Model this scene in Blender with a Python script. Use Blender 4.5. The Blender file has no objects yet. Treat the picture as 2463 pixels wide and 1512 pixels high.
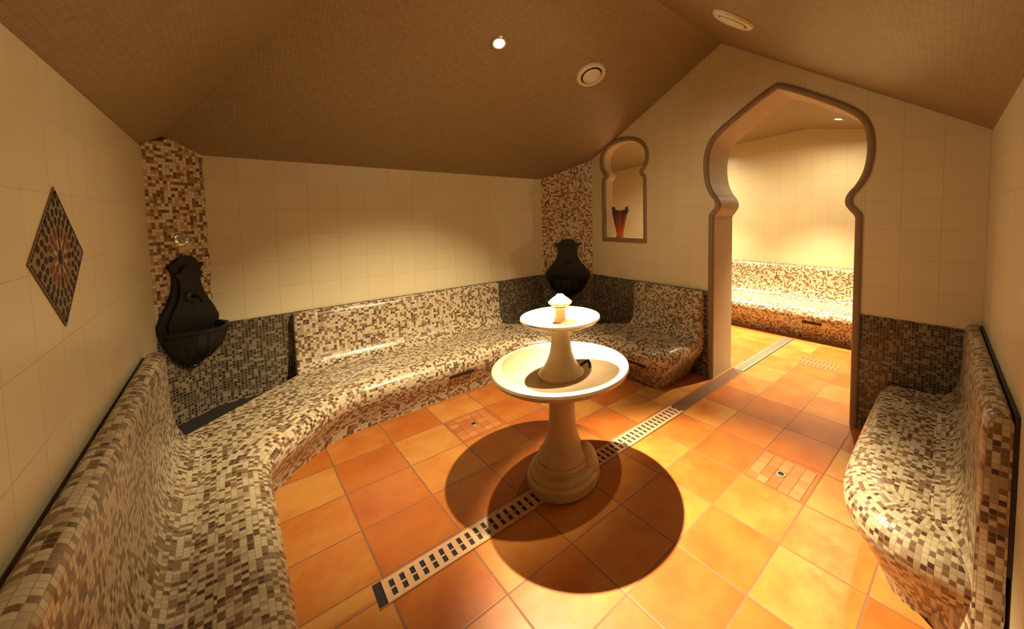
import bpy, bmesh, math, random
from mathutils import Vector, Matrix
random.seed(7)
S = bpy.context.scene
COL = S.collection

# ------------------------------------------------------------------ camera
FPX, PPX, PPY = 896.9, 193.6, -188.3
cam = bpy.data.cameras.new('camera'); co = bpy.data.objects.new('camera', cam); COL.objects.link(co)
S.camera = co
cam.sensor_fit = 'HORIZONTAL'; cam.sensor_width = 36.0
cam.lens = FPX/2463*36; cam.shift_x = -PPX/2463; cam.shift_y = PPY/2463
cam.clip_start = .02; cam.clip_end = 50
yaw, pit, rol = math.radians(44.648), math.radians(-3.318), math.radians(-.665)
fwd = Vector((math.sin(yaw)*math.cos(pit), math.cos(yaw)*math.cos(pit), math.sin(pit)))
rt = Vector((math.cos(yaw), -math.sin(yaw), 0)); up = rt.cross(fwd)
r2 = rt*math.cos(rol)+up*math.sin(rol); u2 = -rt*math.sin(rol)+up*math.cos(rol)
CP = Vector((.3104, .0855, 1.5))
co.matrix_world = Matrix(((r2.x, u2.x, -fwd.x, CP.x), (r2.y, u2.y, -fwd.y, CP.y), (r2.z, u2.z, -fwd.z, CP.z), (0, 0, 0, 1)))

# ------------------------------------------------------------------ world, exposure
w = bpy.data.worlds.new('world'); S.world = w; w.use_nodes = True
w.node_tree.nodes['Background'].inputs[0].default_value = (1, .7, .4, 1)
w.node_tree.nodes['Background'].inputs[1].default_value = 0.0
S.view_settings.view_transform = 'Standard'; S.view_settings.look = 'None'
S.view_settings.exposure = -0.03; S.view_settings.gamma = 1.0
S.view_settings.use_curve_mapping = False
WARM = (1.0, .80, .48)

# ------------------------------------------------------------------ room numbers
W, B, TH = 3.388, 3.621, .367
EAVE, RIDGE, RY = 1.913, 2.936, 1.618
XF = 5.72                      # far wall of the second room
def wall_y(x): return .012 + (x-3.4)*.0345        # the right wall runs very slightly off square
SA = (RIDGE-EAVE)/(B-RY)
BAND = .80

# ------------------------------------------------------------------ helpers
def link(name, me, mat, parent=None, mats=None):
    o = bpy.data.objects.new(name, me); COL.objects.link(o)
    for m in (mats or [mat]): me.materials.append(m)
    if parent: o.parent = parent
    return o
def smooth(me, ang=40):
    me.shade_smooth()
    me.set_sharp_from_angle(angle=math.radians(ang))
def mesh(name, vs, fs, mat, parent=None, uvs=None, sm=None, mats=None, mi=None):
    me = bpy.data.meshes.new(name); me.from_pydata([tuple(v) for v in vs], [], fs)
    if uvs:
        l = me.uv_layers.new(name='UVMap')
        k = 0
        for f in uvs:
            for u in f: l.data[k].uv = u; k += 1
    if mi:
        for p, m in zip(me.polygons, mi): p.material_index = m
    me.validate(); me.update()
    if sm: smooth(me, sm)
    return link(name, me, mat, parent, mats)
def tag(o, label=None, cat=None, group=None, kind=None):
    if label: o['label'] = label
    if cat: o['category'] = cat
    if group: o['group'] = group
    if kind: o['kind'] = kind
    return o
def struct(o): o['kind'] = 'structure'; return o
def empty(name, loc, rz=0):
    o = bpy.data.objects.new(name, None); COL.objects.link(o); o.location = loc; o.rotation_euler = (0, 0, rz)
    o.empty_display_size = .1
    return o
def lathe(name, prof, mat, parent=None, n=64, a0=0, a1=2*math.pi, sm=35, closed=True, sx=1, sy=1):
    vs, fs = [], []
    full = abs(a1-a0-2*math.pi) < 1e-6
    m = n if full else n+1
    for i in range(m):
        a = a0+(a1-a0)*i/n
        for r, z in prof: vs.append((r*math.cos(a)*sx, r*math.sin(a)*sy, z))
    k = len(prof)
    for i in range(n):
        j = (i+1) % m
        for q in range(k-1):
            fs.append((i*k+q, j*k+q, j*k+q+1, i*k+q+1))
    bm = bmesh.new()
    bv = [bm.verts.new(v) for v in vs]
    for f in fs:
        try: bm.faces.new([bv[x] for x in f])
        except ValueError: pass
    bmesh.ops.remove_doubles(bm, verts=bm.verts, dist=1e-5)
    bmesh.ops.recalc_face_normals(bm, faces=bm.faces)
    me = bpy.data.meshes.new(name); bm.to_mesh(me); bm.free()
    if sm: smooth(me, sm)
    return link(name, me, mat, parent)
def boxes(name, bs, mat, parent=None, bev=0):
    bm = bmesh.new()
    for (x0, y0, z0, x1, y1, z1) in bs:
        m = Matrix.Translation(((x0+x1)/2, (y0+y1)/2, (z0+z1)/2)) @ Matrix.Diagonal((x1-x0, y1-y0, z1-z0, 1))
        bmesh.ops.create_cube(bm, size=1, matrix=m)
    if bev: bmesh.ops.bevel(bm, geom=bm.edges, offset=bev, segments=2, affect='EDGES')
    me = bpy.data.meshes.new(name); bm.to_mesh(me); bm.free()
    return link(name, me, mat, parent)
def fill2d(loops, depth):
    """A flat shape with holes, extruded: mesh in (x, y) with z in 0..depth."""
    cu = bpy.data.curves.new('c', 'CURVE'); cu.dimensions = '2D'; cu.fill_mode = 'BOTH'; cu.extrude = depth/2
    for lp in loops:
        sp = cu.splines.new('POLY'); sp.points.add(len(lp)-1); sp.use_cyclic_u = True
        for p, q in zip(sp.points, lp): p.co = (q[0], q[1], 0, 1)
    o = bpy.data.objects.new('c', cu); COL.objects.link(o)
    dg = bpy.context.evaluated_depsgraph_get(); dg.update()
    me = bpy.data.meshes.new_from_object(o.evaluated_get(dg))
    bpy.data.objects.remove(o); bpy.data.curves.remove(cu)
    for v in me.vertices: v.co.z += depth/2
    return me
def remap(me, f):
    for v in me.vertices: v.co = f(*v.co)
    bm = bmesh.new(); bm.from_mesh(me)
    bmesh.ops.remove_doubles(bm, verts=bm.verts, dist=1e-5)
    bmesh.ops.recalc_face_normals(bm, faces=bm.faces); bm.to_mesh(me); bm.free(); me.update()
def spline(pts, n=8):
    """Catmull-Rom through pts."""
    out = []
    for i in range(len(pts)-1):
        p0, p1, p2, p3 = [Vector(pts[max(0, min(len(pts)-1, j))]) for j in (i-1, i, i+1, i+2)]
        for k in range(n):
            t = k/n
            out.append(.5*((2*p1)+(p2-p0)*t+(2*p0-5*p1+4*p2-p3)*t*t+(-p0+3*p1-3*p2+p3)*t**3))
    out.append(Vector(pts[-1])); return out

# ------------------------------------------------------------------ materials
class NT:
    def __init__(s, name):
        s.m = bpy.data.materials.new(name); s.m.use_nodes = True; s.t = s.m.node_tree
        s.b = s.t.nodes['Principled BSDF']
    def n(s, kind, **kw):
        q = s.t.nodes.new(kind)
        for k, v in kw.items():
            if k.startswith('i_'): 
                key = k[2:]; q.inputs[int(key) if key.isdigit() else key].default_value = v
            else: setattr(q, k, v)
        return q
    def l(s, a, b): s.t.links.new(a, b)
    def math(s, op, a, b=None, c=None):
        q = s.t.nodes.new('ShaderNodeMath'); q.operation = op
        for i, v in enumerate((a, b, c)):
            if v is None: continue
            if isinstance(v, (int, float)): q.inputs[i].default_value = v
            else: s.l(v, q.inputs[i])
        return q.outputs[0]
    def mix(s, f, a, b, mode='MIX'):
        q = s.t.nodes.new('ShaderNodeMix'); q.data_type = 'RGBA'; q.blend_type = mode
        for sock, v in ((q.inputs[0], f), (q.inputs[6], a), (q.inputs[7], b)):
            if isinstance(v, (int, float)): sock.default_value = v
            elif isinstance(v, tuple): sock.default_value = (*v[:3], 1)
            else: s.l(v, sock)
        return q.outputs[2]
    def ramp(s, f, stops, const=False):
        q = s.t.nodes.new('ShaderNodeValToRGB'); cr = q.color_ramp
        if const: cr.interpolation = 'CONSTANT'
        cr.elements[0].position = stops[0][0]; cr.elements[0].color = (*stops[0][1], 1)
        cr.elements[1].position = stops[1][0]; cr.elements[1].color = (*stops[1][1], 1)
        for p, c in stops[2:]:
            e = cr.elements.new(p); e.color = (*c, 1)
        s.l(f, q.inputs[0]); return q.outputs[0]
    def comb(s, x, y, z=0.0):
        q = s.t.nodes.new('ShaderNodeCombineXYZ')
        for i, v in enumerate((x, y, z)):
            if isinstance(v, (int, float)): q.inputs[i].default_value = v
            else: s.l(v, q.inputs[i])
        return q.outputs[0]
    def pos(s):
        g = s.n('ShaderNodeNewGeometry'); q = s.n('ShaderNodeSeparateXYZ'); s.l(g.outputs['Position'], q.inputs[0])
        return q.outputs
    def uv(s):
        g = s.n('ShaderNodeUVMap', uv_map='UVMap'); q = s.n('ShaderNodeSeparateXYZ'); s.l(g.outputs[0], q.inputs[0])
        return q.outputs
    def grid(s, u, v, pu, pv, ou=0, ov=0, g=.002):
        """tile id vector, grout mask (1 in the joint)"""
        uu = s.math('DIVIDE', s.math('SUBTRACT', u, ou), pu); vv = s.math('DIVIDE', s.math('SUBTRACT', v, ov), pv)
        idv = s.comb(s.math('FLOOR', uu), s.math('FLOOR', vv))
        du = s.math('MULTIPLY', s.math('SUBTRACT', .5, s.math('ABSOLUTE', s.math('SUBTRACT', s.math('FRACT', uu), .5))), pu)
        dv = s.math('MULTIPLY', s.math('SUBTRACT', .5, s.math('ABSOLUTE', s.math('SUBTRACT', s.math('FRACT', vv), .5))), pv)
        d = s.math('MINIMUM', du, dv)
        q = s.n('ShaderNodeMapRange', interpolation_type='SMOOTHSTEP'); s.l(d, q.inputs[0])
        q.inputs[1].default_value = g*.5; q.inputs[2].default_value = g*1.3; q.inputs[3].default_value = 1; q.inputs[4].default_value = 0
        return idv, q.outputs[0]
    def white(s, idv, w=0.0):
        q = s.n('ShaderNodeTexWhiteNoise', noise_dimensions='4D'); s.l(idv, q.inputs['Vector']); q.inputs['W'].default_value = w
        return q.outputs
    def noise(s, vec, sc, det=3, rough=.55):
        q = s.n('ShaderNodeTexNoise', i_Scale=sc, i_Detail=det, i_Roughness=rough)
        if vec is not None: s.l(vec, q.inputs['Vector'])
        return q.outputs
    def bump(s, h, strength=.3, dist=.002):
        q = s.n('ShaderNodeBump', i_Strength=strength, i_Distance=dist); s.l(h, q.inputs['Height']); s.l(q.outputs[0], s.b.inputs['Normal'])
def setb(nt, col=None, rough=None, metal=None, spec=None):
    b = nt.b
    for k, v in (('Base Color', col), ('Roughness', rough), ('Metallic', metal), ('Specular IOR Level', spec)):
        if v is None: continue
        if isinstance(v, tuple): b.inputs[k].default_value = (*v[:3], 1)
        elif isinstance(v, (int, float)): b.inputs[k].default_value = v
        else: nt.l(v, b.inputs[k])
def plain(name, col, rough=.5, metal=0, ns=0, sc=30, spec=.5):
    nt = NT(name)
    if ns:
        g = nt.n('ShaderNodeNewGeometry'); o = nt.noise(g.outputs['Position'], sc)
        c = nt.mix(o[0], tuple(x*(1-ns) for x in col), tuple(min(1, x*(1+ns)) for x in col)); setb(nt, c, rough, metal, spec)
        nt.bump(o[0], .15, .003)
    else: setb(nt, col, rough, metal, spec)
    return nt.m

PALE = [(0, (.49, .41, .27)), (.22, (.42, .34, .21)), (.34, (.17, .095, .045)), (.50, (.50, .425, .29)), (.64, (.075, .04, .02)), (.76, (.20, .115, .065)), (.88, (.36, .27, .165))]
PIER = [(0, (.60, .50, .34)), (.30, (.46, .30, .15)), (.52, (.18, .08, .04)), (.66, (.66, .56, .40)), (.80, (.28, .14, .06)), (.92, (.10, .05, .03))]
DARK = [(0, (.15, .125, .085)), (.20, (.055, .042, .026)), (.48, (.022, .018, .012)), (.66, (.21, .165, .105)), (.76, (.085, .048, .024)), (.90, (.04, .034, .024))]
def mosaic_nodes(nt, u, v, pal, pitch, seed):
    idv, gm = nt.grid(u, v, pitch, pitch, 0, 0, pitch*.055)
    wn = nt.white(idv, seed)
    col = nt.ramp(wn[0], pal, True)
    return nt.mix(gm, col, (.27, .22, .15)), gm, wn
def mosaic(name, pal, pitch=.018, seed=0., rough=.28):
    nt = NT(name); uv = nt.uv()
    c, gm, wn = mosaic_nodes(nt, uv[0], uv[1], pal, pitch, seed)
    if pal is DARK: c = nt.mix(nt.math('MULTIPLY', gm, .55), c, (.06, .05, .035))
    r = nt.math('ADD', nt.math('MULTIPLY', gm, .4), rough)
    setb(nt, c, r, 0, .5); nt.bump(nt.math('SUBTRACT', 1, gm), .35, .0015)
    return nt.m
def wall_tiles(name, axis, band=None, off=0.):
    """cream ceramic tiles on a wall running along AXIS; dark mosaic below the band"""
    nt = NT(name); p = nt.pos(); u = p[{'x': 0, 'y': 1}[axis]]
    idv, gm = nt.grid(u, p[2], .19, .19, off, 1.0, .0016)
    wn = nt.white(idv, 3.)
    tone = nt.ramp(wn[0], [(0, (.62, .55, .36)), (1, (.65, .58, .385))])
    g = nt.n('ShaderNodeNewGeometry'); no = nt.noise(g.outputs['Position'], 1.7, 3)
    tone = nt.mix(nt.math('MULTIPLY', no[0], .35), tone, (.50, .40, .24))
    c = nt.mix(nt.math('MULTIPLY', gm, .5), tone, (.33, .25, .14))
    rough = nt.math('ADD', nt.math('MULTIPLY', gm, .3), .30); bh = nt.math('SUBTRACT', 1, gm)
    if band is not None:
        c2, gm2, _ = mosaic_nodes(nt, u, p[2], DARK, .018, 5.)
        f = nt.math('LESS_THAN', p[2], band)
        c = nt.mix(f, c, c2)
        bh = nt.math('SUBTRACT', bh, nt.math('MULTIPLY', f, gm2))
    setb(nt, c, rough, 0, .4); nt.bump(bh, .25, .001)
    return nt.m
def pier_mat():
    nt = NT('pier_mosaic'); uv = nt.uv(); p = nt.pos()
    c1, gm, _ = mosaic_nodes(nt, uv[0], uv[1], PIER, .019, 8.)
    c2, _, _ = mosaic_nodes(nt, uv[0], uv[1], DARK, .019, 9.)
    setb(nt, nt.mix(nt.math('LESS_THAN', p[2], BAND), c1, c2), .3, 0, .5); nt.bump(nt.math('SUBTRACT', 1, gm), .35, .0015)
    return nt.m
def ceiling_mat():
    nt = NT('ceiling_mosaic'); uv = nt.uv()
    idv, gm = nt.grid(uv[0], uv[1], .021, .021, 0, 0, .0014)
    wn = nt.white(idv, 2.)
    c = nt.ramp(wn[0], [(0, (.25, .185, .096)), (1, (.305, .23, .123))])
    g = nt.n('ShaderNodeNewGeometry'); no = nt.noise(g.outputs['Position'], 1.3, 4)
    c = nt.mix(nt.math('MULTIPLY', no[0], .35), c, (.20, .12, .055))
    c = nt.mix(nt.math('MULTIPLY', gm, .6), c, (.18, .115, .06))
    setb(nt, c, .42, 0, .35); nt.bump(nt.math('SUBTRACT', 1, gm), .25, .001)
    return nt.m
def floor_mat():
    nt = NT('terracotta_tiles'); p = nt.pos()
    v = nt.math('ADD', p[1], nt.math('MULTIPLY', nt.math('SUBTRACT', p[0], 1.62), .028))
    side = nt.math('GREATER_THAN', v, 1.655)
    ov = nt.math('ADD', 1.31-.327*10, nt.math('MULTIPLY', side, 1.735-.327*1-1.31+.0))
    idv, gm = nt.grid(p[0], nt.math('SUBTRACT', v, ov), .33, .327, .05, 0, .0042)
    wn = nt.white(idv, 4.)
    g = nt.n('ShaderNodeNewGeometry')
    add = nt.n('ShaderNodeVectorMath', operation='ADD'); sc = nt.n('ShaderNodeVectorMath', operation='SCALE'); sc.inputs[3].default_value = 7
    nt.l(wn[1], sc.inputs[0]); nt.l(g.outputs['Position'], add.inputs[0]); nt.l(sc.outputs[0], add.inputs[1])
    n1 = nt.noise(add.outputs[0], 4.2, 4, .6); n2 = nt.noise(add.outputs[0], 26, 3, .6)
    k = nt.math('ADD', nt.math('MULTIPLY', wn[0], .42), nt.math('MULTIPLY', n1[0], .80))
    c = nt.ramp(k, [(.18, (.27, .058, .010)), (.42, (.34, .092, .015)), (.62, (.385, .128, .022)), (.88, (.45, .215, .05))])
    c = nt.mix(nt.math('MULTIPLY', n2[0], .4), c, (.25, .055, .012))
    # rubbed, paler tile edges as on hand-made terracotta
    uu = nt.math('FRACT', nt.math('DIVIDE', nt.math('SUBTRACT', p[0], .05), .33))
    c = nt.mix(gm, c, (.17, .075, .035))
    r = nt.math('ADD', nt.math('MULTIPLY', n2[0], .16), nt.math('ADD', .26, nt.math('MULTIPLY', gm, .4)))
    setb(nt, c, r, 0, .45)
    h = nt.math('ADD', nt.math('SUBTRACT', 1, gm), nt.math('MULTIPLY', n1[0], .5)); nt.bump(h, .35, .002)
    return nt.m
M = dict(
    floor=floor_mat(), ceil=ceiling_mat(), pier=pier_mat(),
    wl=wall_tiles('cream_tiles_left', 'y', None, .02), wb=wall_tiles('cream_tiles_back', 'x', BAND, .01),
    wa=wall_tiles('cream_tiles_arch', 'y', BAND, .015), wr=wall_tiles('cream_tiles_right', 'x', None, .03),
    seat=mosaic('seat_mosaic', PALE), dark=mosaic('dark_mosaic', DARK, seed=5.), 
    plaster=plain('tan_plaster', (.42, .315, .18), .6, ns=.08, sc=9), moulding=plain('brown_moulding', (.23, .155, .085), .5, ns=.1, sc=12),
    stone=plain('carved_limestone', (.42, .31, .18), .45, ns=.28, sc=11),
    black=plain('black_void', (.006, .005, .004), .7),
    iron=plain('blackened_bronze', (.004, .0035, .003), .5, 0, ns=.3, sc=40),
    chrome=plain('chrome', (.75, .73, .70), .12, 1),
    vent=plain('cream_enamel', (.60, .54, .40), .4), joint=plain('dark_sealant_gap_shade', (.018, .016, .014), .55),
    grate=plain('pinkish_stone_grate', (.48, .28, .16), .45, ns=.15, sc=60),
    brass=plain('brass_edge', (.50, .33, .16), .35, .8), steel=plain('brushed_steel', (.46, .41, .33), .35, .7),
    cover=plain('dark_brown_cover', (.12, .045, .018), .5, ns=.2, sc=30),
)
def emis(name, col, st):
    nt = NT(name); setb(nt, col, .4); nt.b.inputs['Emission Color'].default_value = (*col, 1); nt.b.inputs['Emission Strength'].default_value = st
    return nt.m
M['bulb'] = emis('lamp_glow', (1, .86, .62), 60)

# ------------------------------------------------------------------ lamps
def downlight(name, pos, normal, label, power, size, blend, aim=None, radius=.022, grp=None, spill=60):
    """recessed spot: trim ring and glowing lens in the slope of the ceiling, with its light"""
    e = empty(name, pos); n = Vector(normal).normalized()
    e.rotation_mode = 'QUATERNION'; e.rotation_quaternion = n.to_track_quat('Z', 'Y')
    tag(e, label, 'ceiling light', grp)
    tr = lathe('trim_ring', [(.034, .0), (.034, .006), (.040, .010), (.050, .009), (.055, .002), (.055, 0), (.034, 0)], M['steel'], e, 40)
    lathe('lens', [(0, .003), (.02, .0035), (.034, .002)], M['bulb'], tr, 32)
    # a reflector lamp: a strong beam and a weaker wide spill from the same point
    for nm, pw, sz, bl in (('beam', power, size, blend), ('spill', spill, 165, .8)):
        d = bpy.data.lights.new(nm, 'SPOT'); d.energy = pw; d.spot_size = math.radians(sz); d.spot_blend = bl
        d.color = WARM; d.shadow_soft_size = radius
        lo = bpy.data.objects.new('lamp_'+nm, d); COL.objects.link(lo)
        lo.location = Vector(pos)+n*.03
        a = (Vector(aim)-lo.location) if (aim and nm == 'beam') else n
        lo.rotation_euler = a.to_track_quat('-Z', 'Y').to_euler()
    return e
NA = Vector((0, -SA, -1)).normalized(); SB = (RIDGE-1.933)/RY; NB = Vector((0, SB, -1)).normalized()
downlight('ceiling_downlight', (1.628, 2.256, RIDGE-(2.256-RY)*SA), NA, 'lit recessed spotlight in the brown ceiling slope above the fountain', 2400, 46, 1.0, aim=(1.86, 1.02, 0), spill=46)
downlight('ceiling_downlight', (1.76, 1.10, RIDGE-(RY-1.10)*SB), NB, 'recessed spotlight in the near ceiling slope on the camera side of the ridge', 720, 66, 1.0, aim=(1.35, 2.8, 0.1), spill=22)
def ceil2(y): return 2.57-.17*(1.6-y) if y < 1.6 else 2.57-.075*(y-1.6)
downlight('ceiling_downlight', (5.0, 1.10, ceil2(1.10)), (0, .17, -1), 'small lit spotlight in the ceiling of the room beyond the arch', 1300, 80, 1.0, aim=(4.72, 1.45, 0), radius=.03, spill=70)
downlight('ceiling_downlight', (4.9, 3.0, ceil2(3.0)), (0, -.07, -1), 'spotlight on the left side of the room beyond the arch', 800, 84, 1.0, aim=(4.85, 2.8, 0), radius=.03, spill=150)

# ------------------------------------------------------------------ shell
def quad(name, pts, mat, parent=None, uv=None):
    """planar polygon with a uv map in metres along the plane"""
    P = [Vector(p) for p in pts]
    n = (P[1]-P[0]).cross(P[2]-P[0]).normalized()
    ux = (P[1]-P[0]).normalized(); uy = n.cross(ux)
    uvs = [[((p-P[0]).dot(ux), (p-P[0]).dot(uy)) for p in P]] if uv is None else [uv]
    return mesh(name, P, [tuple(range(len(P)))], mat, parent, uvs)
X0, Y0 = 0., wall_y(0)-.0
fl = mesh('floor', [(-.1, -.25, 0), (XF+.1, -.9, 0), (XF+.1, 5.4, 0), (-.1, 5.4, 0), (-.1, -.25, -.08), (XF+.1, -.9, -.08), (XF+.1, 5.4, -.08), (-.1, 5.4, -.08)],
     [(0, 1, 2, 3), (7, 6, 5, 4), (0, 4, 5, 1), (1, 5, 6, 2), (2, 6, 7, 3), (3, 7, 4, 0)], M['floor']); struct(fl)
def slab(name, poly, off, mat):
    """a wall: polygon given as the visible face, thickened by vector OFF"""
    n = len(poly); P = [Vector(p) for p in poly]; Q = [p+Vector(off) for p in P]
    fs = [tuple(range(n)), tuple(range(2*n-1, n-1, -1))]+[(i, i+n, (i+1) % n+n, (i+1) % n) for i in range(n)]
    o = mesh(name, P+Q, fs, mat)
    bm = bmesh.new(); bm.from_mesh(o.data); bmesh.ops.recalc_face_normals(bm, faces=bm.faces); bm.to_mesh(o.data); bm.free()
    return struct(o)
slab('wall_left', [(0, wall_y(0), 0), (0, B, 0), (0, B, EAVE), (0, wall_y(0), EAVE)], (-.1, 0, 0), M['wl'])
slab('wall_back', [(0, B, 0), (W, B, 0), (W, B, EAVE), (0, B, EAVE)], (0, .1, 0), M['wb'])
slab('wall_right', [(0, wall_y(0), 0), (W, wall_y(W), 0), (W, wall_y(W), 1.95), (0, wall_y(0), 1.95)], (0, -.1, 0), M['wr'])
# ceiling of the main room: hipped at the left wall, gabled at the arch wall
HX = 1.07
def cpoly(pts):
    P = [Vector(p) for p in pts]; return P
cv, cf, cu = [], [], []
def addpoly(pts, flip=False):
    P = [Vector(p) for p in pts]; b = len(cv); cv.extend(P)
    n = (P[1]-P[0]).cross(P[-1]-P[0]).normalized(); ux = (P[1]-P[0]).normalized(); uy = n.cross(ux)
    cf.append(tuple(range(b, b+len(P)))); cu.append([((p-P[0]).dot(ux), (p-P[0]).dot(uy)) for p in P])
addpoly([(-.02, B+.02, EAVE-.01), (W, B+.02, EAVE-.01), (W, RY, RIDGE), (HX, RY, RIDGE)])
addpoly([(W, wall_y(W)-.02, 1.933), (-.02, wall_y(0)-.02, 1.933), (HX, RY, RIDGE), (W, RY, RIDGE)])
addpoly([(-.02, wall_y(0)-.02, 1.933), (-.02, B+.02, EAVE-.01), (HX, RY, RIDGE)])
struct(mesh('ceiling', cv, cf, M['ceil'], None, cu))

# arch wall with its two openings
YC = 1.158
half = [Vector((.520, 0))]+spline([(.520, 1.455), (.512, 1.475), (.487, 1.505), (.462, 1.545), (.459, 1.585), (.476, 1.63), (.515, 1.68), (.553, 1.76), (.572, 1.86), (.574, 1.95), (.560, 2.04), (.525, 2.115), (.45, 2.185), (.33, 2.265), (.18, 2.355), (.07, 2.415), (0, 2.447)], 5)
houter = [Vector((.562, 0))]+spline([(.562, 1.455), (.556, 1.49), (.531, 1.52), (.506, 1.55), (.502, 1.583), (.514, 1.617), (.548, 1.658), (.593, 1.745), (.614, 1.858), (.616, 1.953), (.600, 2.052), (.556, 2.144), (.476, 2.220), (.351, 2.302), (.20, 2.393), (.085, 2.456), (0, 2.492)], 5)
def clean(h):
    o = [h[0]]
    for p in h[1:]:
        if (p-o[-1]).length > .004: o.append(p)
    return o
def loop_of(h, yc, top=True):
    r = [(yc-p[0], p[1]) for p in h]; l = [(yc+p[0], p[1]) for p in reversed(h) if p[0] > 1e-4]
    return r+l
def offset(h, d):
    o = []
    for i, p in enumerate(h):
        a = h[max(0, i-1)]; b = h[min(len(h)-1, i+1)]; t = (b-a).normalized(); nrm = Vector((t[1], -t[0]))
        if i == 0: nrm = Vector((1, 0))
        if i == len(h)-1: nrm = Vector((0, 1))
        o.append(p+nrm*d)
    o = [Vector((max(0, q[0]), q[1])) for q in o]
    return o
RING = .042
arch_in = loop_of(half, YC); arch_out = loop_of(houter, YC)
YN = 2.72
nh = clean(spline([(.268, 1.245), (.268, 1.86)], 2)+spline([(.266, 1.875), (.238, 1.895), (.222, 1.925), (.228, 1.955), (.262, 1.985), (.290, 2.03), (.298, 2.085), (.285, 2.15), (.24, 2.21), (.17, 2.25), (.08, 2.272), (0, 2.276)], 4))
nin = loop_of(nh, YN); nout = loop_of(offset(nh, RING), YN)
nout[0] = (nout[0][0], 1.20); nout[-1] = (nout[-1][0], 1.20)
yr = wall_y(W)
def arch_wall(name, x0, depth, poly, holes, mat):
    me = fill2d([poly]+holes, depth)
    remap(me, lambda a, b, c: Vector((x0+c, a, b)))
    return struct(link(name, me, mat))
# the doorway reaches the floor: its hole starts just below it
ao = [(YC-.520-RING, -.05)]+arch_out+[(YC+.520+RING, -.05)]
GABLE = [(-.9, -.08), (5.4, -.08), (5.4, 2.2), (B+.1, 2.2), (B+.1, 1.95), (RY, RIDGE+.03), (yr-.1, 1.98), (-.9, 1.98)]
arch_wall('wall_arch', W, .12, GABLE, [ao, nout], M['wa'])
arch_wall('wall_arch_inner', W+.12, TH-.12, [(-.9, -.08), (5.4, -.08), (5.4, 2.6), (2.28, 2.6), (RY, RIDGE+.03), (yr-.1, 1.98), (-.9, 1.98)], [ao, [(2.32, 1.10), (3.85, 1.10), (3.85, 2.34), (2.32, 2.34)]], M['wr'])
def lining(name, outer, inner, x0, depth, mat, closed):
    """a ring of moulding that lines an opening through the full wall, rounded on its two faces"""
    n = len(inner); sec = []
    prof = [(0, x0+.004), (.0, x0-.010), (.25, x0-.016), (.75, x0-.016), (1, x0-.004), (1, x0+.02), (1, x0+depth-.02), (1, x0+depth+.004), (.7, x0+depth+.014), (0, x0+depth+.012), (0, x0+depth-.004)]
    vs, fs = [], []
    for o, i in zip(outer, inner):
        for t, x in prof: vs.append((x, o[0]+(i[0]-o[0])*t, o[1]+(i[1]-o[1])*t))
    k = len(prof); m = n if closed else n-1
    for a in range(m):
        b = (a+1) % n
        for q in range(k-1): fs.append((a*k+q, b*k+q, b*k+q+1, a*k+q+1))
    bm = bmesh.new(); bv = [bm.verts.new(v) for v in vs]
    for f in fs:
        fc = bm.faces.new([bv[x] for x in f]); q = min(x % k for x in f); fc.material_index = 0 if q in (5, 6) else 1
    bmesh.ops.recalc_face_normals(bm, faces=bm.faces)
    me = bpy.data.meshes.new(name); bm.to_mesh(me); bm.free(); smooth(me, 50)
    return link(name, me, None, mats=[mat, M['moulding']])
o = lining('trim_1', arch_out, arch_in, W, TH, M['plaster'], False); struct(o)
o = lining('trim_2', nout, nin, W, .12, M['plaster'], True); struct(o)

# corner piers
def pier(name, a, b, z1, z2):
    L = (Vector(b)-Vector(a)).length
    n = 6; vs, fs, uv = [], [], []
    o = mesh(name, [(a[0], a[1], 0), (b[0], b[1], 0), (b[0], b[1], z2), ((a[0]+b[0])/2, (a[1]+b[1])/2, (z1+z2)/2+.06), (a[0], a[1], z1)], [(0, 1, 2, 3, 4)], M['pier'], None,
             [[(0, 0), (L, 0), (L, z2), (L/2, (z1+z2)/2+.06), (0, z1)]])
    return struct(o)
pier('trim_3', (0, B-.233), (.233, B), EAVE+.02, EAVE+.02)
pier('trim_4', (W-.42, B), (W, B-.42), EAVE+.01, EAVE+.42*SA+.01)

# second room
slab('wall_far', [(XF, -.9, 0), (XF, 5.4, 0), (XF, 5.4, ceil2(5.4)), (XF, 1.6, 2.57), (XF, -.9, ceil2(-.9))], (.1, 0, 0), M['wa'])
slab('wall_near', [(W+TH, -.75, 0), (XF, -.75, 0), (XF, -.75, 2.5), (W+TH, -.75, 2.5)], (0, -.1, 0), M['wr'])
slab('wall_end', [(W+TH, 5.2, 0), (XF, 5.2, 0), (XF, 5.2, 2.5), (W+TH, 5.2, 2.5)], (0, .1, 0), M['wr'])
cv, cf, cu = [], [], []
addpoly([(W+TH-.02, -.9, ceil2(-.9)), (XF, -.9, ceil2(-.9)), (XF, 1.6, 2.57), (W+TH-.02, 1.6, 2.57)])
addpoly([(W+TH-.02, 1.6, 2.57), (XF, 1.6, 2.57), (XF, 5.4, ceil2(5.4)), (W+TH-.02, 5.4, ceil2(5.4))])
struct(mesh('ceiling_far', cv, cf, M['ceil'], None, cu))
struct(boxes('wall_over_arch', [(W+TH-.012, -.9, 1.975, W+TH-.002, YC-.75, 2.6), (W+TH-.012, YC-.75, 2.50, W+TH-.002, 2.30, 2.6), (W+TH-.012, 2.30, 2.36, W+TH-.002, 5.4, 2.6)], M['wa']))

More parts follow.
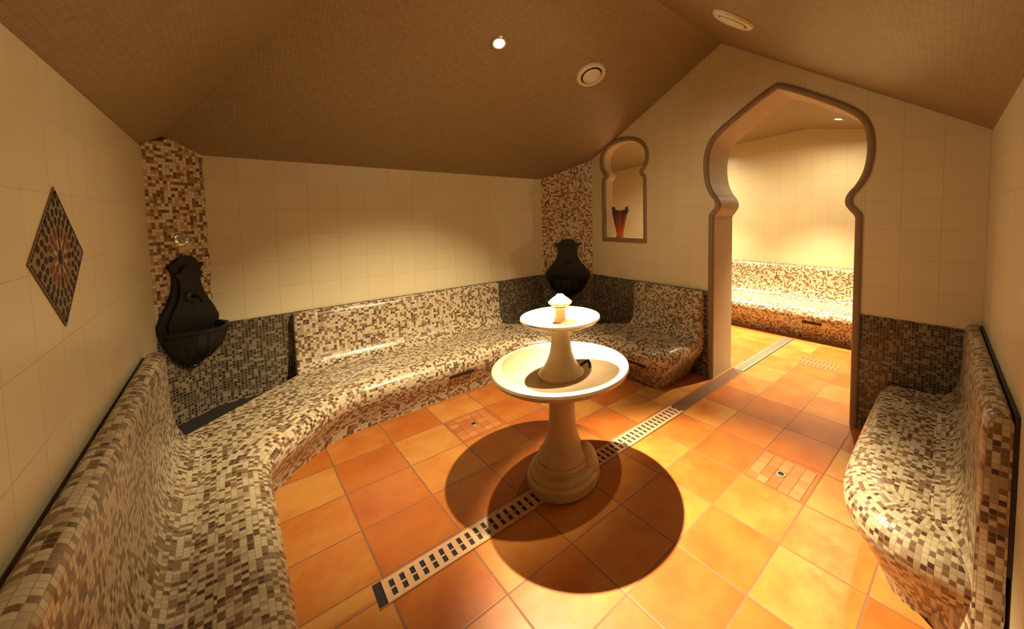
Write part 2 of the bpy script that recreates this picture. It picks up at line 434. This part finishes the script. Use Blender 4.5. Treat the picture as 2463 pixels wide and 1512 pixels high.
# ------------------------------------------------------------------ benches
ROLL = [(-.17, .374), (-.10, .372), (-.055, .362), (-.022, .340), (-.004, .310), (0, .278), (-.007, .245), (-.028, .205), (-.062, .155), (-.095, .10), (-.122, .05), (-.138, .0)]
ZS = .374
def seat(name, back, front, parent, skirt, mat, cap0=False, cap1=False):
    """seat slab swept between a back line and a front line; every station gets the same rounded front"""
    n = len(back); vs, fs, uvs = [], [], []
    F = [Vector((*p, 0)) for p in front]; Bk = [Vector((*p, 0)) for p in back]
    s = [0]
    for i in range(1, n): s.append(s[-1]+max((F[i]-F[i-1]).length, 1e-4))
    L = [0]
    for i in range(1, len(ROLL)): L.append(L[-1]+math.hypot(ROLL[i][0]-ROLL[i-1][0], ROLL[i][1]-ROLL[i-1][1]))
    rows = []
    for i in range(n):
        t = (F[min(n-1, i+1)]-F[max(0, i-1)]).normalized(); nr = Vector((t.y, -t.x, 0))
        if nr.dot(F[i]-Bk[i]) < 0: nr = -nr
        row = []
        st = F[i]+nr*ROLL[0][0]
        if skirt is not None: row.append((Vector((Bk[i].x, Bk[i].y, skirt)), (s[i], -1)))
        for k in range(4):
            q = Bk[i].lerp(st, k/4); row.append((Vector((q.x, q.y, ZS)), None))
        for (d, z), l in zip(ROLL, L):
            q = F[i]+nr*d; row.append((Vector((q.x, q.y, z)), (s[i], l)))
        rows.append(row)
    k = len(rows[0]); off = 1 if skirt is not None else 0
    for r in rows: vs.extend(p for p, _ in r)
    for i in range(n-1):
        for q in range(k-1):
            ids = (i*k+q, (i+1)*k+q, (i+1)*k+q+1, i*k+q+1)
            fs.append(ids); sr = []
            if q >= off+4:
                for a, b in ((i, q), (i+1, q), (i+1, q+1), (i, q+1)): sr.append((s[a], L[b-off-4]))
            elif off and q == 0:
                for a, b in ((i, 0), (i+1, 0), (i+1, 1), (i, 1)): sr.append((s[a], vs[a*k+b].z))
            else:
                for x in ids: sr.append((vs[x].x, vs[x].y))
            uvs.append(sr)
    o = mesh(name, vs, fs, mat, parent, uvs)
    bm = bmesh.new(); bm.from_mesh(o.data)
    bmesh.ops.remove_doubles(bm, verts=bm.verts, dist=2e-4)
    bmesh.ops.recalc_face_normals(bm, faces=bm.faces); bm.to_mesh(o.data); bm.free()
    smooth(o.data, 60); return o
def back_prof(top):
    return [(.012, .30), (.012, top-.02), (.018, top-.006), (.032, top), (.050, top-.002), (.066, top-.014), (.074, top-.035), (.077, top-.08), (.080, .62), (.086, .52), (.098, .455), (.118, .412), (.145, .386), (.185, .3755), (.185, .30)]
def rollz(t):
    for (d0, a0), (d1, a1) in zip(ROLL, ROLL[1:]):
        if -t <= d1: return a0+(a1-a0)*max(0, (-t-d0)/(d1-d0))
    return ROLL[5][1]
def backrest(name, a, b, nrm, top_a, top_b, parent, mat, n=12, follow=False):
    a, b, nrm = Vector((*a, 0)), Vector((*b, 0)), Vector((*nrm, 0)).normalized()
    vs, fs, uvs = [], [], []
    pa, pb = back_prof(top_a), back_prof(top_b); k = len(pa); Ltot = (b-a).length
    ls = [0]
    for i in range(1, k): ls.append(ls[-1]+math.hypot(pa[i][0]-pa[i-1][0], pa[i][1]-pa[i-1][1]))
    if follow: ls[-1] = ls[-2]+.375
    # ends are softly rounded: the last stations shrink a little
    st = [(0, .012), (.006, .004), (.018, 0)]
    ss = [(t, e) for t, e in st]+[(.018+(Ltot-.036)*i/n, 0) for i in range(1, n)]+([(Ltot-t, 0) for t in (.15, .12, .09, .06, .035)] if follow else [])+[(Ltot-t, e) for t, e in reversed(st)]
    ss.sort()
    for t, e in ss:
        f = t/Ltot
        for q in range(k):
            d = pa[q][0]*(1-f)+pb[q][0]*f; z = pa[q][1]*(1-f)+pb[q][1]*f
            if d > .03: d -= e
            if z > .7: z -= e
            if follow and Ltot-t < .17 and q >= k-6: z -= (.374-rollz(Ltot-t))*min(1, (q-(k-6)+1)/3)
            if follow:
                if q in (0, k-1): z = 0
                if q >= k-6 and Ltot-t < .16: d = .08+(d-.08)*max(0, (Ltot-t)/.16)
            v = a.lerp(b, f)+nrm*d; vs.append((v.x, v.y, z))
    m = len(ss)
    for i in range(m-1):
        for q in range(k-1):
            fs.append((i*k+q, (i+1)*k+q, (i+1)*k+q+1, i*k+q+1))
            uvs.append([(ss[i][0], ls[q]), (ss[i+1][0], ls[q]), (ss[i+1][0], ls[q+1]), (ss[i][0], ls[q+1])])
    fs.append(tuple(range(k))); uvs.append([p for p in pa])
    fs.append(tuple((m-1)*k+q for q in reversed(range(k)))); uvs.append([((Vector(vs[(m-1)*k+q][:2])-b.to_2d()).length, vs[(m-1)*k+q][2]) for q in reversed(range(k))])
    mi = [0]*(len(fs)-2)+[0, 0]
    o = mesh(name, vs, fs, mat, parent, uvs)
    bm = bmesh.new(); bm.from_mesh(o.data); bmesh.ops.recalc_face_normals(bm, faces=bm.faces); bm.to_mesh(o.data); bm.free()
    smooth(o.data, 50); return o
def slot(name, c, tdir, nrm, L, H, parent):
    """dark air slot let into the rounded fascia"""
    t = Vector((*tdir, 0)).normalized(); n = Vector((*nrm[:2], nrm[2])).normalized(); u = t.cross(n)
    if u.z < 0: u = -u
    bm = bmesh.new(); bmesh.ops.create_cube(bm, size=1, matrix=Matrix.Diagonal((L, H, .02, 1)))
    bmesh.ops.bevel(bm, geom=bm.edges, offset=.004, segments=2, affect='EDGES')
    me = bpy.data.meshes.new(name); bm.to_mesh(me); bm.free()
    R = Matrix((t, u, n)).transposed().to_4x4(); me.transform(Matrix.Translation(Vector(c)) @ R)
    return link(name, me, M['black'], parent)

ub = empty('curved_bench', (0.2, 2.0, 0)); tag(ub, 'long built-in mosaic bench curving from the left wall under the back wall to the arch', 'bench')
ubi = ub.matrix_world.copy()
def rel(o, e):                                   # geometry is written in room coordinates; keep it there under its Empty
    for v in o.data.vertices: v.co -= e.location
    return o
# stations of the U shape: (back point, front point)
bk, fr = [], []
for i in range(10): y = wall_y(0)+.01+(2.30-wall_y(0))*i/9; bk.append((.03, y)); fr.append((.412, y))
fc = spline([(.412, 2.31), (.424, 2.43), (.475, 2.545), (.575, 2.665), (.69, 2.795), (.80, 2.885), (.93, 2.925), (1.05, 2.93)], 3)[1:]
bc = [(.03, 2.42), (.03, 2.56), (.03, 2.70), (.03, 2.84), (.075, 2.885)]
nfc = len(fc)
# back points for the left corner: along the left wall, then along the diagonal cut, then the back wall
bpath = [(.03, 2.38), (.03, 2.60), (.03, 2.84), (.66, 3.47), (.74, B-.03), (1.05, B-.03)]
def resample(path, n):
    P = [Vector(p) for p in path]; d = [0]
    for i in range(1, len(P)): d.append(d[-1]+(P[i]-P[i-1]).length)
    out = []
    for k in range(n):
        t = d[-1]*k/(n-1); i = max(j for j in range(len(d)) if d[j] <= t+1e-9); i = min(i, len(P)-2)
        out.append(P[i].lerp(P[i+1], (t-d[i])/max(d[i+1]-d[i], 1e-9)))
    return out
def snap(pts, keys):
    """move the nearest samples onto the corners of the path"""
    for kx in keys:
        kv = Vector(kx); i = min(range(len(pts)), key=lambda j: (pts[j]-kv).length); pts[i] = kv
    return pts
bk += [tuple(p) for p in snap(resample(bpath, nfc), [(.03, 2.84), (.66, 3.47)])]; fr += [tuple(p[:2]) for p in fc]
for i in range(1, 9): x = 1.05+(2.0-1.05)*i/8; bk.append((x, B-.03)); fr.append((x, 2.93))
fc2 = spline([(2.0, 2.93), (2.2, 2.90), (2.42, 2.78), (2.60, 2.58), (2.71, 2.38), (2.745, 2.22), (2.75, 2.1)], 3)[1:]
bpath2 = [(2.05, B-.03), (2.36, B-.03), (2.36, 3.42), (3.30, 2.49), (3.36, 2.49), (3.36, 2.1)]
bpath2 = [(2.05, B-.03), (2.30, B-.03), (2.36, 3.43), (3.26, 2.50), (3.355, 2.42), (3.355, 2.1)]
bk += [tuple(p) for p in snap(resample(bpath2, len(fc2)), [(2.36, 3.43), (3.26, 2.50)])]; fr += [tuple(p[:2]) for p in fc2]
fc3 = spline([(2.75, 2.1), (2.75, 1.98), (2.765, 1.88), (2.82, 1.80), (2.90, 1.765), (3.05, 1.755), (3.355, 1.753)], 4)[1:]
b3 = resample([(3.355, 2.05), (3.355, 1.90)], len(fc3))
bk += [tuple(p) for p in b3]; fr += [tuple(p[:2]) for p in fc3]
rel(seat('seat', bk, fr, ub, .10, M['seat']), ub)
rel(backrest('backrest', (0, wall_y(0)+.02), (0, 2.86), (1, 0), .93, .86, ub, M['seat'], 20), ub)
rel(backrest('backrest', (.64, B), (2.34, B), (0, -1), .80, .80, ub, M['seat'], 14), ub)
rel(backrest('backrest', (W, 2.53), (W, 1.755), (-1, 0), .80, .80, ub, M['seat'], 8), ub)
for nm, pts in (('gutter', [(0, 2.84), (.66, 3.47), (.66, B), (0, B)]), ('gutter', [(2.32, B), (2.36, 3.42), (3.28, 2.49), (W, 2.49), (W, B)])):
    rel(quad(nm, [(x, y, .24) for x, y in pts], M['joint'], ub), ub)  # gutter floor coloured near black, painting in the shade of the corner gap
# dark sealant joint behind the left backrest
rel(boxes('sealant_joint', [(.001, wall_y(0)+.02, .5, .011, 2.85, .84)], M['joint'], ub), ub)
rel(slot('air_slot', (1.63, 2.93+.018, .222), (1, -.02), (0, -1, -.45), .20, .032, ub), ub)
rel(slot('air_slot', (2.775, 2.06, .222), (0, 1), (-1, 0, -.45), .20, .032, ub), ub)

rb = empty('rounded_bench', (2.7, .2, 0)); tag(rb, 'short built-in mosaic bench with rounded end against the right wall, beside the arch', 'bench')
yw = wall_y
fr = [(W-.03, .47), (3.1, .47), (2.8, .467), (2.5, .462)]+[tuple(p[:2]) for p in spline([(2.35, .458), (2.22, .445), (2.09, .40), (1.99, .31), (1.945, .20), (1.93, .08), (1.928, yw(1.93)+.01)], 5)]
bk = [(x, yw(x)+.03) for x in (W-.03, 3.1, 2.8, 2.5)]
m = len(fr)-4
bk += [tuple(p) for p in resample([(2.35, yw(2.35)+.03), (2.10, yw(2.1)+.03)], m)]
rel(seat('seat', bk, fr, rb, None, M['seat']), rb)
rel(backrest('backrest', (W, yw(W)), (1.93, yw(1.93)), (-.0345, 1), .84, .90, rb, M['seat'], 12, True), rb)
ya, yb = yw(W), yw(1.93)
jo = mesh('sealant_joint', [(W, ya+.001, .4), (1.93, yb+.001, .4), (1.93, yb+.001, .895), (W, ya+.001, .835), (W, ya+.011, .4), (1.93, yb+.011, .4), (1.93, yb+.011, .895), (W, ya+.011, .835)],
     [(3, 2, 1, 0), (4, 5, 6, 7), (0, 4, 7, 3), (3, 7, 6, 2), (2, 6, 5, 1), (0, 1, 5, 4)], M['joint'], rb); rel(jo, rb)
fb = empty('long_bench', (5.4, 2.0, 0)); tag(fb, 'brightly lit mosaic bench along the far wall of the room beyond the arch', 'bench')
ys = [-.7+i*(5.85/14) for i in range(15)]
rel(seat('seat', [(XF-.03, y) for y in ys], [(5.06, y) for y in ys], fb, None, M['seat']), fb)
rel(backrest('backrest', (XF, -.72), (XF, 5.15), (-1, 0), .80, .80, fb, M['seat'], 14), fb)
rel(slot('air_slot', (5.06+.018, 1.33, .222), (0, 1), (-1, 0, -.45), .20, .034, fb), fb)

# ------------------------------------------------------------------ fountain
FX, FY = 1.615, 1.668
ft = empty('stone_fountain', (FX, FY, .0064)); tag(ft, 'two-tier carved stone fountain with wide bowl standing in the middle of the floor', 'fountain')
lathe('base', [(0, 0), (.196, 0), (.200, .012), (.200, .052), (.192, .062), (.182, .066), (.184, .078), (.178, .092), (.164, .100), (.150, .103), (.146, .110), (.150, .122), (.142, .136), (.0, .138)], M['stone'], ft)
lathe('pedestal', [(0, .13), (.138, .136), (.140, .150), (.134, .166), (.118, .186), (.102, .215), (.088, .255), (.078, .30), (.073, .36), (.071, .42), (.072, .47), (.080, .515), (.096, .55), (.122, .575), (.0, .58)], M['stone'], ft)
lathe('lower_bowl', [(0, .555), (.11, .560), (.20, .572), (.29, .592), (.345, .612), (.372, .632), (.380, .648), (.376, .660), (.362, .666), (.345, .664), (.330, .655), (.30, .640), (.24, .622), (.15, .606), (.0, .600)], M['stone'], ft, 96)
lathe('upper_pedestal', [(0, .602), (.125, .604), (.128, .616), (.120, .628), (.108, .636), (.094, .655), (.076, .69), (.062, .73), (.055, .775), (.052, .82), (.055, .85), (.066, .872), (.0, .88)], M['stone'], ft)
lathe('upper_bowl', [(0, .868), (.06, .870), (.12, .880), (.175, .896), (.210, .912), (.221, .924), (.219, .934), (.208, .938), (.19, .934), (.16, .922), (.10, .908), (.045, .902), (.0, .902)], M['stone'], ft, 80)
fi = lathe('finial', [(0, .90), (.034, .902), (.036, .915), (.030, .925), (.029, .975), (.036, .985), (.030, .990), (.05, .996), (.063, 1.006), (.064, 1.012), (.055, 1.024), (.040, 1.036), (.026, 1.046), (.018, 1.056), (.0, 1.060)], M['stone'], ft)
# petals of the bud on top
bm = bmesh.new()
for i in range(10):
    a = i*math.pi*2/10
    bmesh.ops.create_uvsphere(bm, u_segments=10, v_segments=6, radius=1, matrix=Matrix.Translation((.05*math.cos(a), .05*math.sin(a), 1.012)) @ Matrix.Rotation(a, 4, 'Z') @ Matrix.Diagonal((.017, .013, .011, 1)))
me = bpy.data.meshes.new('finial_petals'); bm.to_mesh(me); bm.free(); smooth(me, 60); link('finial_petals', me, M['stone'], fi)
# carved ribs wrapping one side of the foot (the dark scroll joint seen in front)
def tube(name, pts, r, mat, parent, n=10):
    P = [Vector(p) for p in pts]; vs, fs = [], []
    rs = r if isinstance(r, (list, tuple)) else [r]*len(P)
    for i, p in enumerate(P):
        t = (P[min(len(P)-1, i+1)]-P[max(0, i-1)]).normalized(); a = t.cross(Vector((.13, .21, .97))).normalized(); b = t.cross(a)
        for k in range(n):
            g = 2*math.pi*k/n; vs.append(p+(a*math.cos(g)+b*math.sin(g))*rs[i])
    for i in range(len(P)-1):
        for k in range(n): fs.append((i*n+k, i*n+(k+1) % n, (i+1)*n+(k+1) % n, (i+1)*n+k))
    fs.append(tuple(range(n))[::-1]); fs.append(tuple((len(P)-1)*n+k for k in range(n)))
    return mesh(name, vs, fs, mat, parent, sm=50)
# split joint on the foot with the side hump of stone that hides the pipe
ha = -.72
lathe_h = [(.0, 0), (.088, 0), (.091, .04), (.086, .052), (.089, .065), (.084, .09), (.073, .125), (.058, .16), (.042, .185), (.022, .203), (.0, .21)]
h = lathe('pipe_cover', lathe_h, M['stone'], ft, 32, sy=.95)
h.location = (.122*math.cos(ha), .122*math.sin(ha), 0)
# pipe stub in the lower bowl
pst = tube('pipe', [(.128, -.01, .612), (.150, -.035, .640), (.158, -.055, .650), (.150, -.075, .640), (.142, -.085, .622)], .009, M['joint'], ft)

# ------------------------------------------------------------------ wall basins
def wall_basin(name, loc, ang, sx, label, dz=0):
    e = empty(name, loc, ang); tag(e, label, 'wall basin', 'black wall basins in the corners')
    # plate outline (half), u sideways, v up; local +x = sideways, -y = out of the wall
    hp = [(.0, -.10), (.10, -.10), (.19, -.04), (.235, .03), (.245, .08), (.232, .105), (.205, .15), (.165, .20), (.13, .25), (.108, .31), (.102, .36), (.112, .40), (.140, .428), (.125, .442), (.095, .445), (.078, .465), (.045, .485), (.0, .492)]
    hp = [tuple(p) for p in spline(hp, 3)]
    lp = [(x, z) for x, z in hp]+[(-x, z) for x, z in reversed(hp) if x > 1e-4]
    lp = [p for i, p in enumerate(lp) if i == 0 or (Vector(p)-Vector(lp[i-1])).length > 1e-4]
    me = fill2d([[(x*sx, z) for x, z in lp]], .022)
    remap(me, lambda a, b, c: Vector((a, -.004-c, b)))
    bp = link('back_plate', me, M['iron'], e)
    # raised inner panel
    ip = [(x*.78*sx, .05+(z-.05)*.86) for x, z in lp]
    me = fill2d([ip], .014); remap(me, lambda a, b, c: Vector((a, -.026-c, b))); link('raised_panel', me, M['iron'], bp)
    # bowl: half round, fluted
    prof = [(.0, -.215), (.03, -.213), (.042, -.20), (.036, -.188), (.07, -.172), (.125, -.135), (.165, -.085), (.19, -.03), (.200, .018), (.222, .026), (.226, .040), (.215, .048), (.196, .044), (.18, .02), (.165, -.02), (.12, -.08), (.05, -.12), (.0, -.13)]
    vs, fs = [], []; n = 48; k = len(prof)
    for i in range(n+1):
        a = math.pi+math.pi*i/n
        for q, (r, z) in enumerate(prof):
            f = 1+.03*math.cos(a*14)*(1 if 4 <= q <= 8 else 0)
            vs.append((r*math.cos(a)*sx*1.03*f, r*math.sin(a)*.92*f-.012, z))
    for i in range(n):
        for q in range(k-1): fs.append((i*k+q, (i+1)*k+q, (i+1)*k+q+1, i*k+q+1))
    o = mesh('bowl', vs, fs, M['iron'], e, sm=40)
    bm = bmesh.new(); bm.from_mesh(o.data); bmesh.ops.remove_doubles(bm, verts=bm.verts, dist=1e-5); bmesh.ops.recalc_face_normals(bm, faces=bm.faces); bm.to_mesh(o.data); bm.free()
    sp = tube('spout', [(0, -.03, .235), (0, -.07, .240), (0, -.10, .228), (0, -.112, .205)], [.016, .013, .011, .012], M['iron'], e)
    lathe('spout_rosette', [(0, 0), (.036, 0), (.036, .008), (.024, .016), (.0, .018)], M['iron'], sp, 24).matrix_local = Matrix.Translation((0, -.038, .235)) @ Matrix.Rotation(math.pi/2, 4, 'X')
    return e
wall_basin('wall_basin', (.1165+.002, B-.1165-.002, .785), math.radians(45), .70, 'black metal basin on the mosaic pier in the left corner, above the dark gutter')
wall_basin('wall_basin', (W-.21-.002, B-.21-.002, .725), math.radians(-45), 1.08, 'black metal basin on the mosaic pier in the far corner, behind the fountain top')
def shower_knob(loc, ang, label, s=1):
    e = empty('tap_knob', loc, ang); tag(e, label, 'tap', 'tap knobs above the basins')
    R = Matrix.Rotation(math.pi/2, 4, 'X')
    lathe('rosette', [(0, 0), (.040*s, 0), (.040*s, .006), (.030*s, .012), (.0, .013)], M['chrome'], e, 32).matrix_local = R
    lathe('handle', [(0, .01), (.014*s, .01), (.014*s, .03), (.022*s, .034), (.023*s, .048), (.016*s, .054), (.0, .055)], M['chrome'], e, 24).matrix_local = R
    return e
shower_knob((.118, B-.118, 1.375), math.radians(45), 'round chrome tap knob on the left corner pier above the black basin', 1.0)
shower_knob((W-.21, B-.21, 1.345), math.radians(-45), 'small tap knob on the far corner pier above the black basin', .6)

# ------------------------------------------------------------------ diamond inlay on the left wall
dm = empty('diamond_inlay', (0, 1.753, 1.405)); tag(dm, 'diamond-shaped dark mosaic inlay with a flower pattern on the left wall', 'wall inlay')
def dm_col(c): return c
MD = [plain('inlay_tan', (.20, .14, .075), .6, spec=.2), plain('inlay_dark', (.008, .007, .008), .55, spec=.2), plain('inlay_red', (.15, .035, .016), .5, spec=.2), plain('inlay_gold', (.42, .28, .12), .35)]
hw, hh = .226, .183
vs, fs, mi = [], [], []
def poly(pts, x, m):
    b = len(vs); vs.extend((x, y, z) for y, z in pts); fs.append(tuple(range(b, b+len(pts)))); mi.append(m)
# base slab
base = [(hw, 0), (0, hh), (-hw, 0), (0, -hh)]
b0 = [(0, *p) for p in base]; b1 = [(.003, *p) for p in base]
vs += b0+b1; fs += [(4, 5, 6, 7), (0, 1, 5, 4), (1, 2, 6, 5), (2, 3, 7, 6), (3, 0, 4, 7)]; mi += [0]*5
def inside(y, z, m=.0): return abs(y)/hw+abs(z)/hh < 1-m
def oval(cy, cz, a, b, rot, m, n=14):
    pts = []
    for i in range(n):
        t = 2*math.pi*i/n; u, v = a*math.cos(t), b*math.sin(t)
        pts.append((cy+u*math.cos(rot)-v*math.sin(rot), cz+u*math.sin(rot)+v*math.cos(rot)))
    if all(inside(*p, .015) for p in pts): poly(pts, .0036, m); return True
    return False
oval(0, 0, .016, .020, 0, 1); 
for i in range(16):
    a = i*math.pi/8; ca, sa = math.cos(a), math.sin(a)
    oval(ca*.043, sa*.036, .014, .0052, math.atan2(sa*.036, ca*.043), 3 if i % 2 else 2)
    oval(ca*.078, sa*.066, .017, .0085, math.atan2(sa*.066, ca*.078), 2 if i % 4 in (1, 2, 3) else 1)
for j, (ry, rz, cnt, m1) in enumerate(((.112, .095, 22, 1), (.138, .118, 26, 1), (.165, .142, 30, 1), (.192, .162, 34, 1))):
    for i in range(cnt):
        a = (i+.5*(j % 2))*2*math.pi/cnt
        oval(math.cos(a)*ry, math.sin(a)*rz, .0115, .0095, a, m1, 8)
# border of dark chips along the four sides
for sy in (1, -1):
    for sz in (1, -1):
        for i in range(16):
            t = (i+.7)/16.4; oval(sy*hw*(1-t)*.955, sz*hh*t*.955, .0075, .0035, math.atan2(sz*hh, -sy*hw), 1, 8)
o = mesh('inlay_panel', vs, fs, None, dm, mi=mi, mats=MD)

# ------------------------------------------------------------------ vase in the niche
vs_e = empty('clay_vase', (W+.055, 2.815, 1.2455)); tag(vs_e, 'dark red clay vase with two ears standing in the small arched niche', 'vase')
nt = NT('glazed_clay'); p = nt.n('ShaderNodeTexCoord'); q = nt.n('ShaderNodeSeparateXYZ'); nt.l(p.outputs['Object'], q.inputs[0])
setb(nt, nt.ramp(nt.math('MULTIPLY', q.outputs[2], 2.9), [(0, (.62, .13, .05)), (.22, (.45, .075, .03)), (.55, (.14, .035, .018)), (1, (.05, .022, .015))]), .25)
lathe('body', [(0, 0), (.045, 0), (.047, .012), (.040, .03), (.050, .08), (.066, .15), (.080, .22), (.088, .26), (.090, .285), (.084, .300), (.080, .296), (.080, .28), (.06, .2), (.0, .12)], nt.m, vs_e, 40)
for sgn in (1, -1):
    tube('ear', [(0, sgn*.080, .255), (0, sgn*.100, .275), (0, sgn*.108, .305), (0, sgn*.100, .330), (0, sgn*.082, .322), (0, sgn*.078, .298)], [.010, .013, .015, .015, .012, .009], nt.m, vs_e)

# ------------------------------------------------------------------ ceiling vents
def vent(loc, nrm, label):
    e = empty('ceiling_vent', loc); e.rotation_mode = 'QUATERNION'; e.rotation_quaternion = Vector(nrm).normalized().to_track_quat('Z', 'Y')
    tag(e, label, 'ceiling vent', 'round ceiling vents')
    lathe('outer_ring', [(.088, .0), (.088, .012), (.094, .020), (.108, .022), (.120, .014), (.124, .0)], M['vent'], e, 56)
    lathe('throat', [(0, .002), (.088, .003)], M['black'], e, 40)
    lathe('center_disc', [(0, .012), (.070, .012), (.076, .016), (.076, .022), (.068, .028), (.03, .033), (0, .034)], M['vent'], e, 48)
    return e
vent((2.45, 2.248, RIDGE-(2.248-RY)*SA), NA, 'round cream vent on the ceiling slope right of the lit spotlight')
vent((2.40, 1.055, RIDGE-(RY-1.055)*SB), NB, 'round cream vent at the top edge, above the arch on the near ceiling slope')

# ------------------------------------------------------------------ floor drain channel
AN = -.028
def chan(name, x0, x1, label, cat='floor drain'):
    xm = (x0+x1)/2; e = empty(name, (xm, 1.655-.028*(xm-1.62), 0), math.atan(AN)); tag(e, label, cat); return e
dr = chan('drain_channel', .665, 2.72, 'long slotted stone drain grate running across the floor under the fountain')
L = 2.72-.665; z0, z1 = .0008, .0055
bs = [(-L/2+.03, -.060, z0, L/2, -.041, z1), (-L/2+.03, .041, z0, L/2, .060, z1), (-L/2+.03, -.004, z0, L/2, .004, z1-.0015)]
n = int((L-.03)/.0405)
for i in range(n+1):
    x = -L/2+.03+i*.0405; bs.append((x, -.041, z0, min(x+.0225, L/2), .041, z1))
boxes('grate', bs, M['grate'], dr)
boxes('channel_bottom', [(-L/2, -.0605, .0002, L/2, .0605, .0012)], M['black'], dr)
boxes('edge_strip', [(-L/2, .060, .0002, L/2, .064, .0062), (-L/2, -.064, .0002, L/2, -.060, .0062)], M['brass'], dr)
d2 = chan('drain_cover', 2.722, 3.74, 'closed dark drain cover strip with brass edges crossing the arch threshold')
L = 3.74-2.722
boxes('cover_plate', [(-L/2, -.056, .0005, L/2, .056, .004)], M['cover'], d2)
boxes('edge_strip', [(-L/2, .056, .0005, L/2, .060, .005), (-L/2, -.060, .0005, L/2, -.056, .005)], M['brass'], d2)
d3 = chan('drain_channel', 3.742, 5.05, 'grey metal drain channel in the floor of the room beyond the arch')
L = 5.05-3.742
bs = [(-L/2, -.048, z0, L/2, -.035, z1), (-L/2, .035, z0, L/2, .048, z1)]+[(-L/2+i*.03, -.035, z0, -L/2+i*.03+.021, .035, z1) for i in range(int(L/.03))]
boxes('grate', bs, M['steel'], d3)
boxes('channel_bottom', [(-L/2, -.056, .0002, L/2, .056, .0012)], M['black'], d3)

# small round drains set in a tile of cut pieces
def small_drain(loc, label, s=.29):
    e = empty('floor_drain', loc, math.atan(AN)); tag(e, label, 'floor drain', 'small floor drains')
    bs = []; k = 5; c = s/k
    for i in range(k):
        for j in range(k):
            if i == 2 and j == 2: continue
            bs.append((-s/2+i*c+.001, -s/2+j*c+.001, .0002, -s/2+(i+1)*c-.001, -s/2+(j+1)*c-.001, .0022+random.uniform(-.0004, .0006)))
    boxes('cut_tile_surround', bs, PIECE, e)
    lathe('drain_ring', [(.017, 0), (.017, .004), (.025, .004), (.027, .001)], M['steel'], e, 28)
    lathe('drain_hole', [(0, .0026), (.018, .0026)], M['black'], e, 20)
    return e
nt = NT('cut_terracotta_pieces'); g = nt.n('ShaderNodeNewGeometry')
wn = nt.n('ShaderNodeTexWhiteNoise', noise_dimensions='1D'); nt.l(g.outputs['Random Per Island'], wn.inputs['W'])
setb(nt, nt.ramp(wn.outputs[0], [(0, (.27, .07, .02)), (.5, (.36, .12, .035)), (1, (.38, .155, .06))]), .4)
PIECE = nt.m
small_drain((1.525, 2.56, 0), 'small round drain in a cut floor tile, left of the fountain near the back bench')
small_drain((2.515, .80, 0), 'small round drain in a cut tile, on the floor near the rounded end bench')
gr = empty('floor_grate', (4.42, 1.09, 0), math.atan(AN)); tag(gr, 'small slotted square grate in the bright floor beyond the arch', 'floor drain')
boxes('frame', [(-.11, -.16, .0004, .11, .16, .0022)], PIECE, gr)
boxes('slots', [(x0, -.14+i*.035, .0022, x0+.075, -.125+i*.035, .003) for i in range(9) for x0 in (-.09, .015)], M['cover'], gr)
# pale mortar fillet where the floor meets the benches
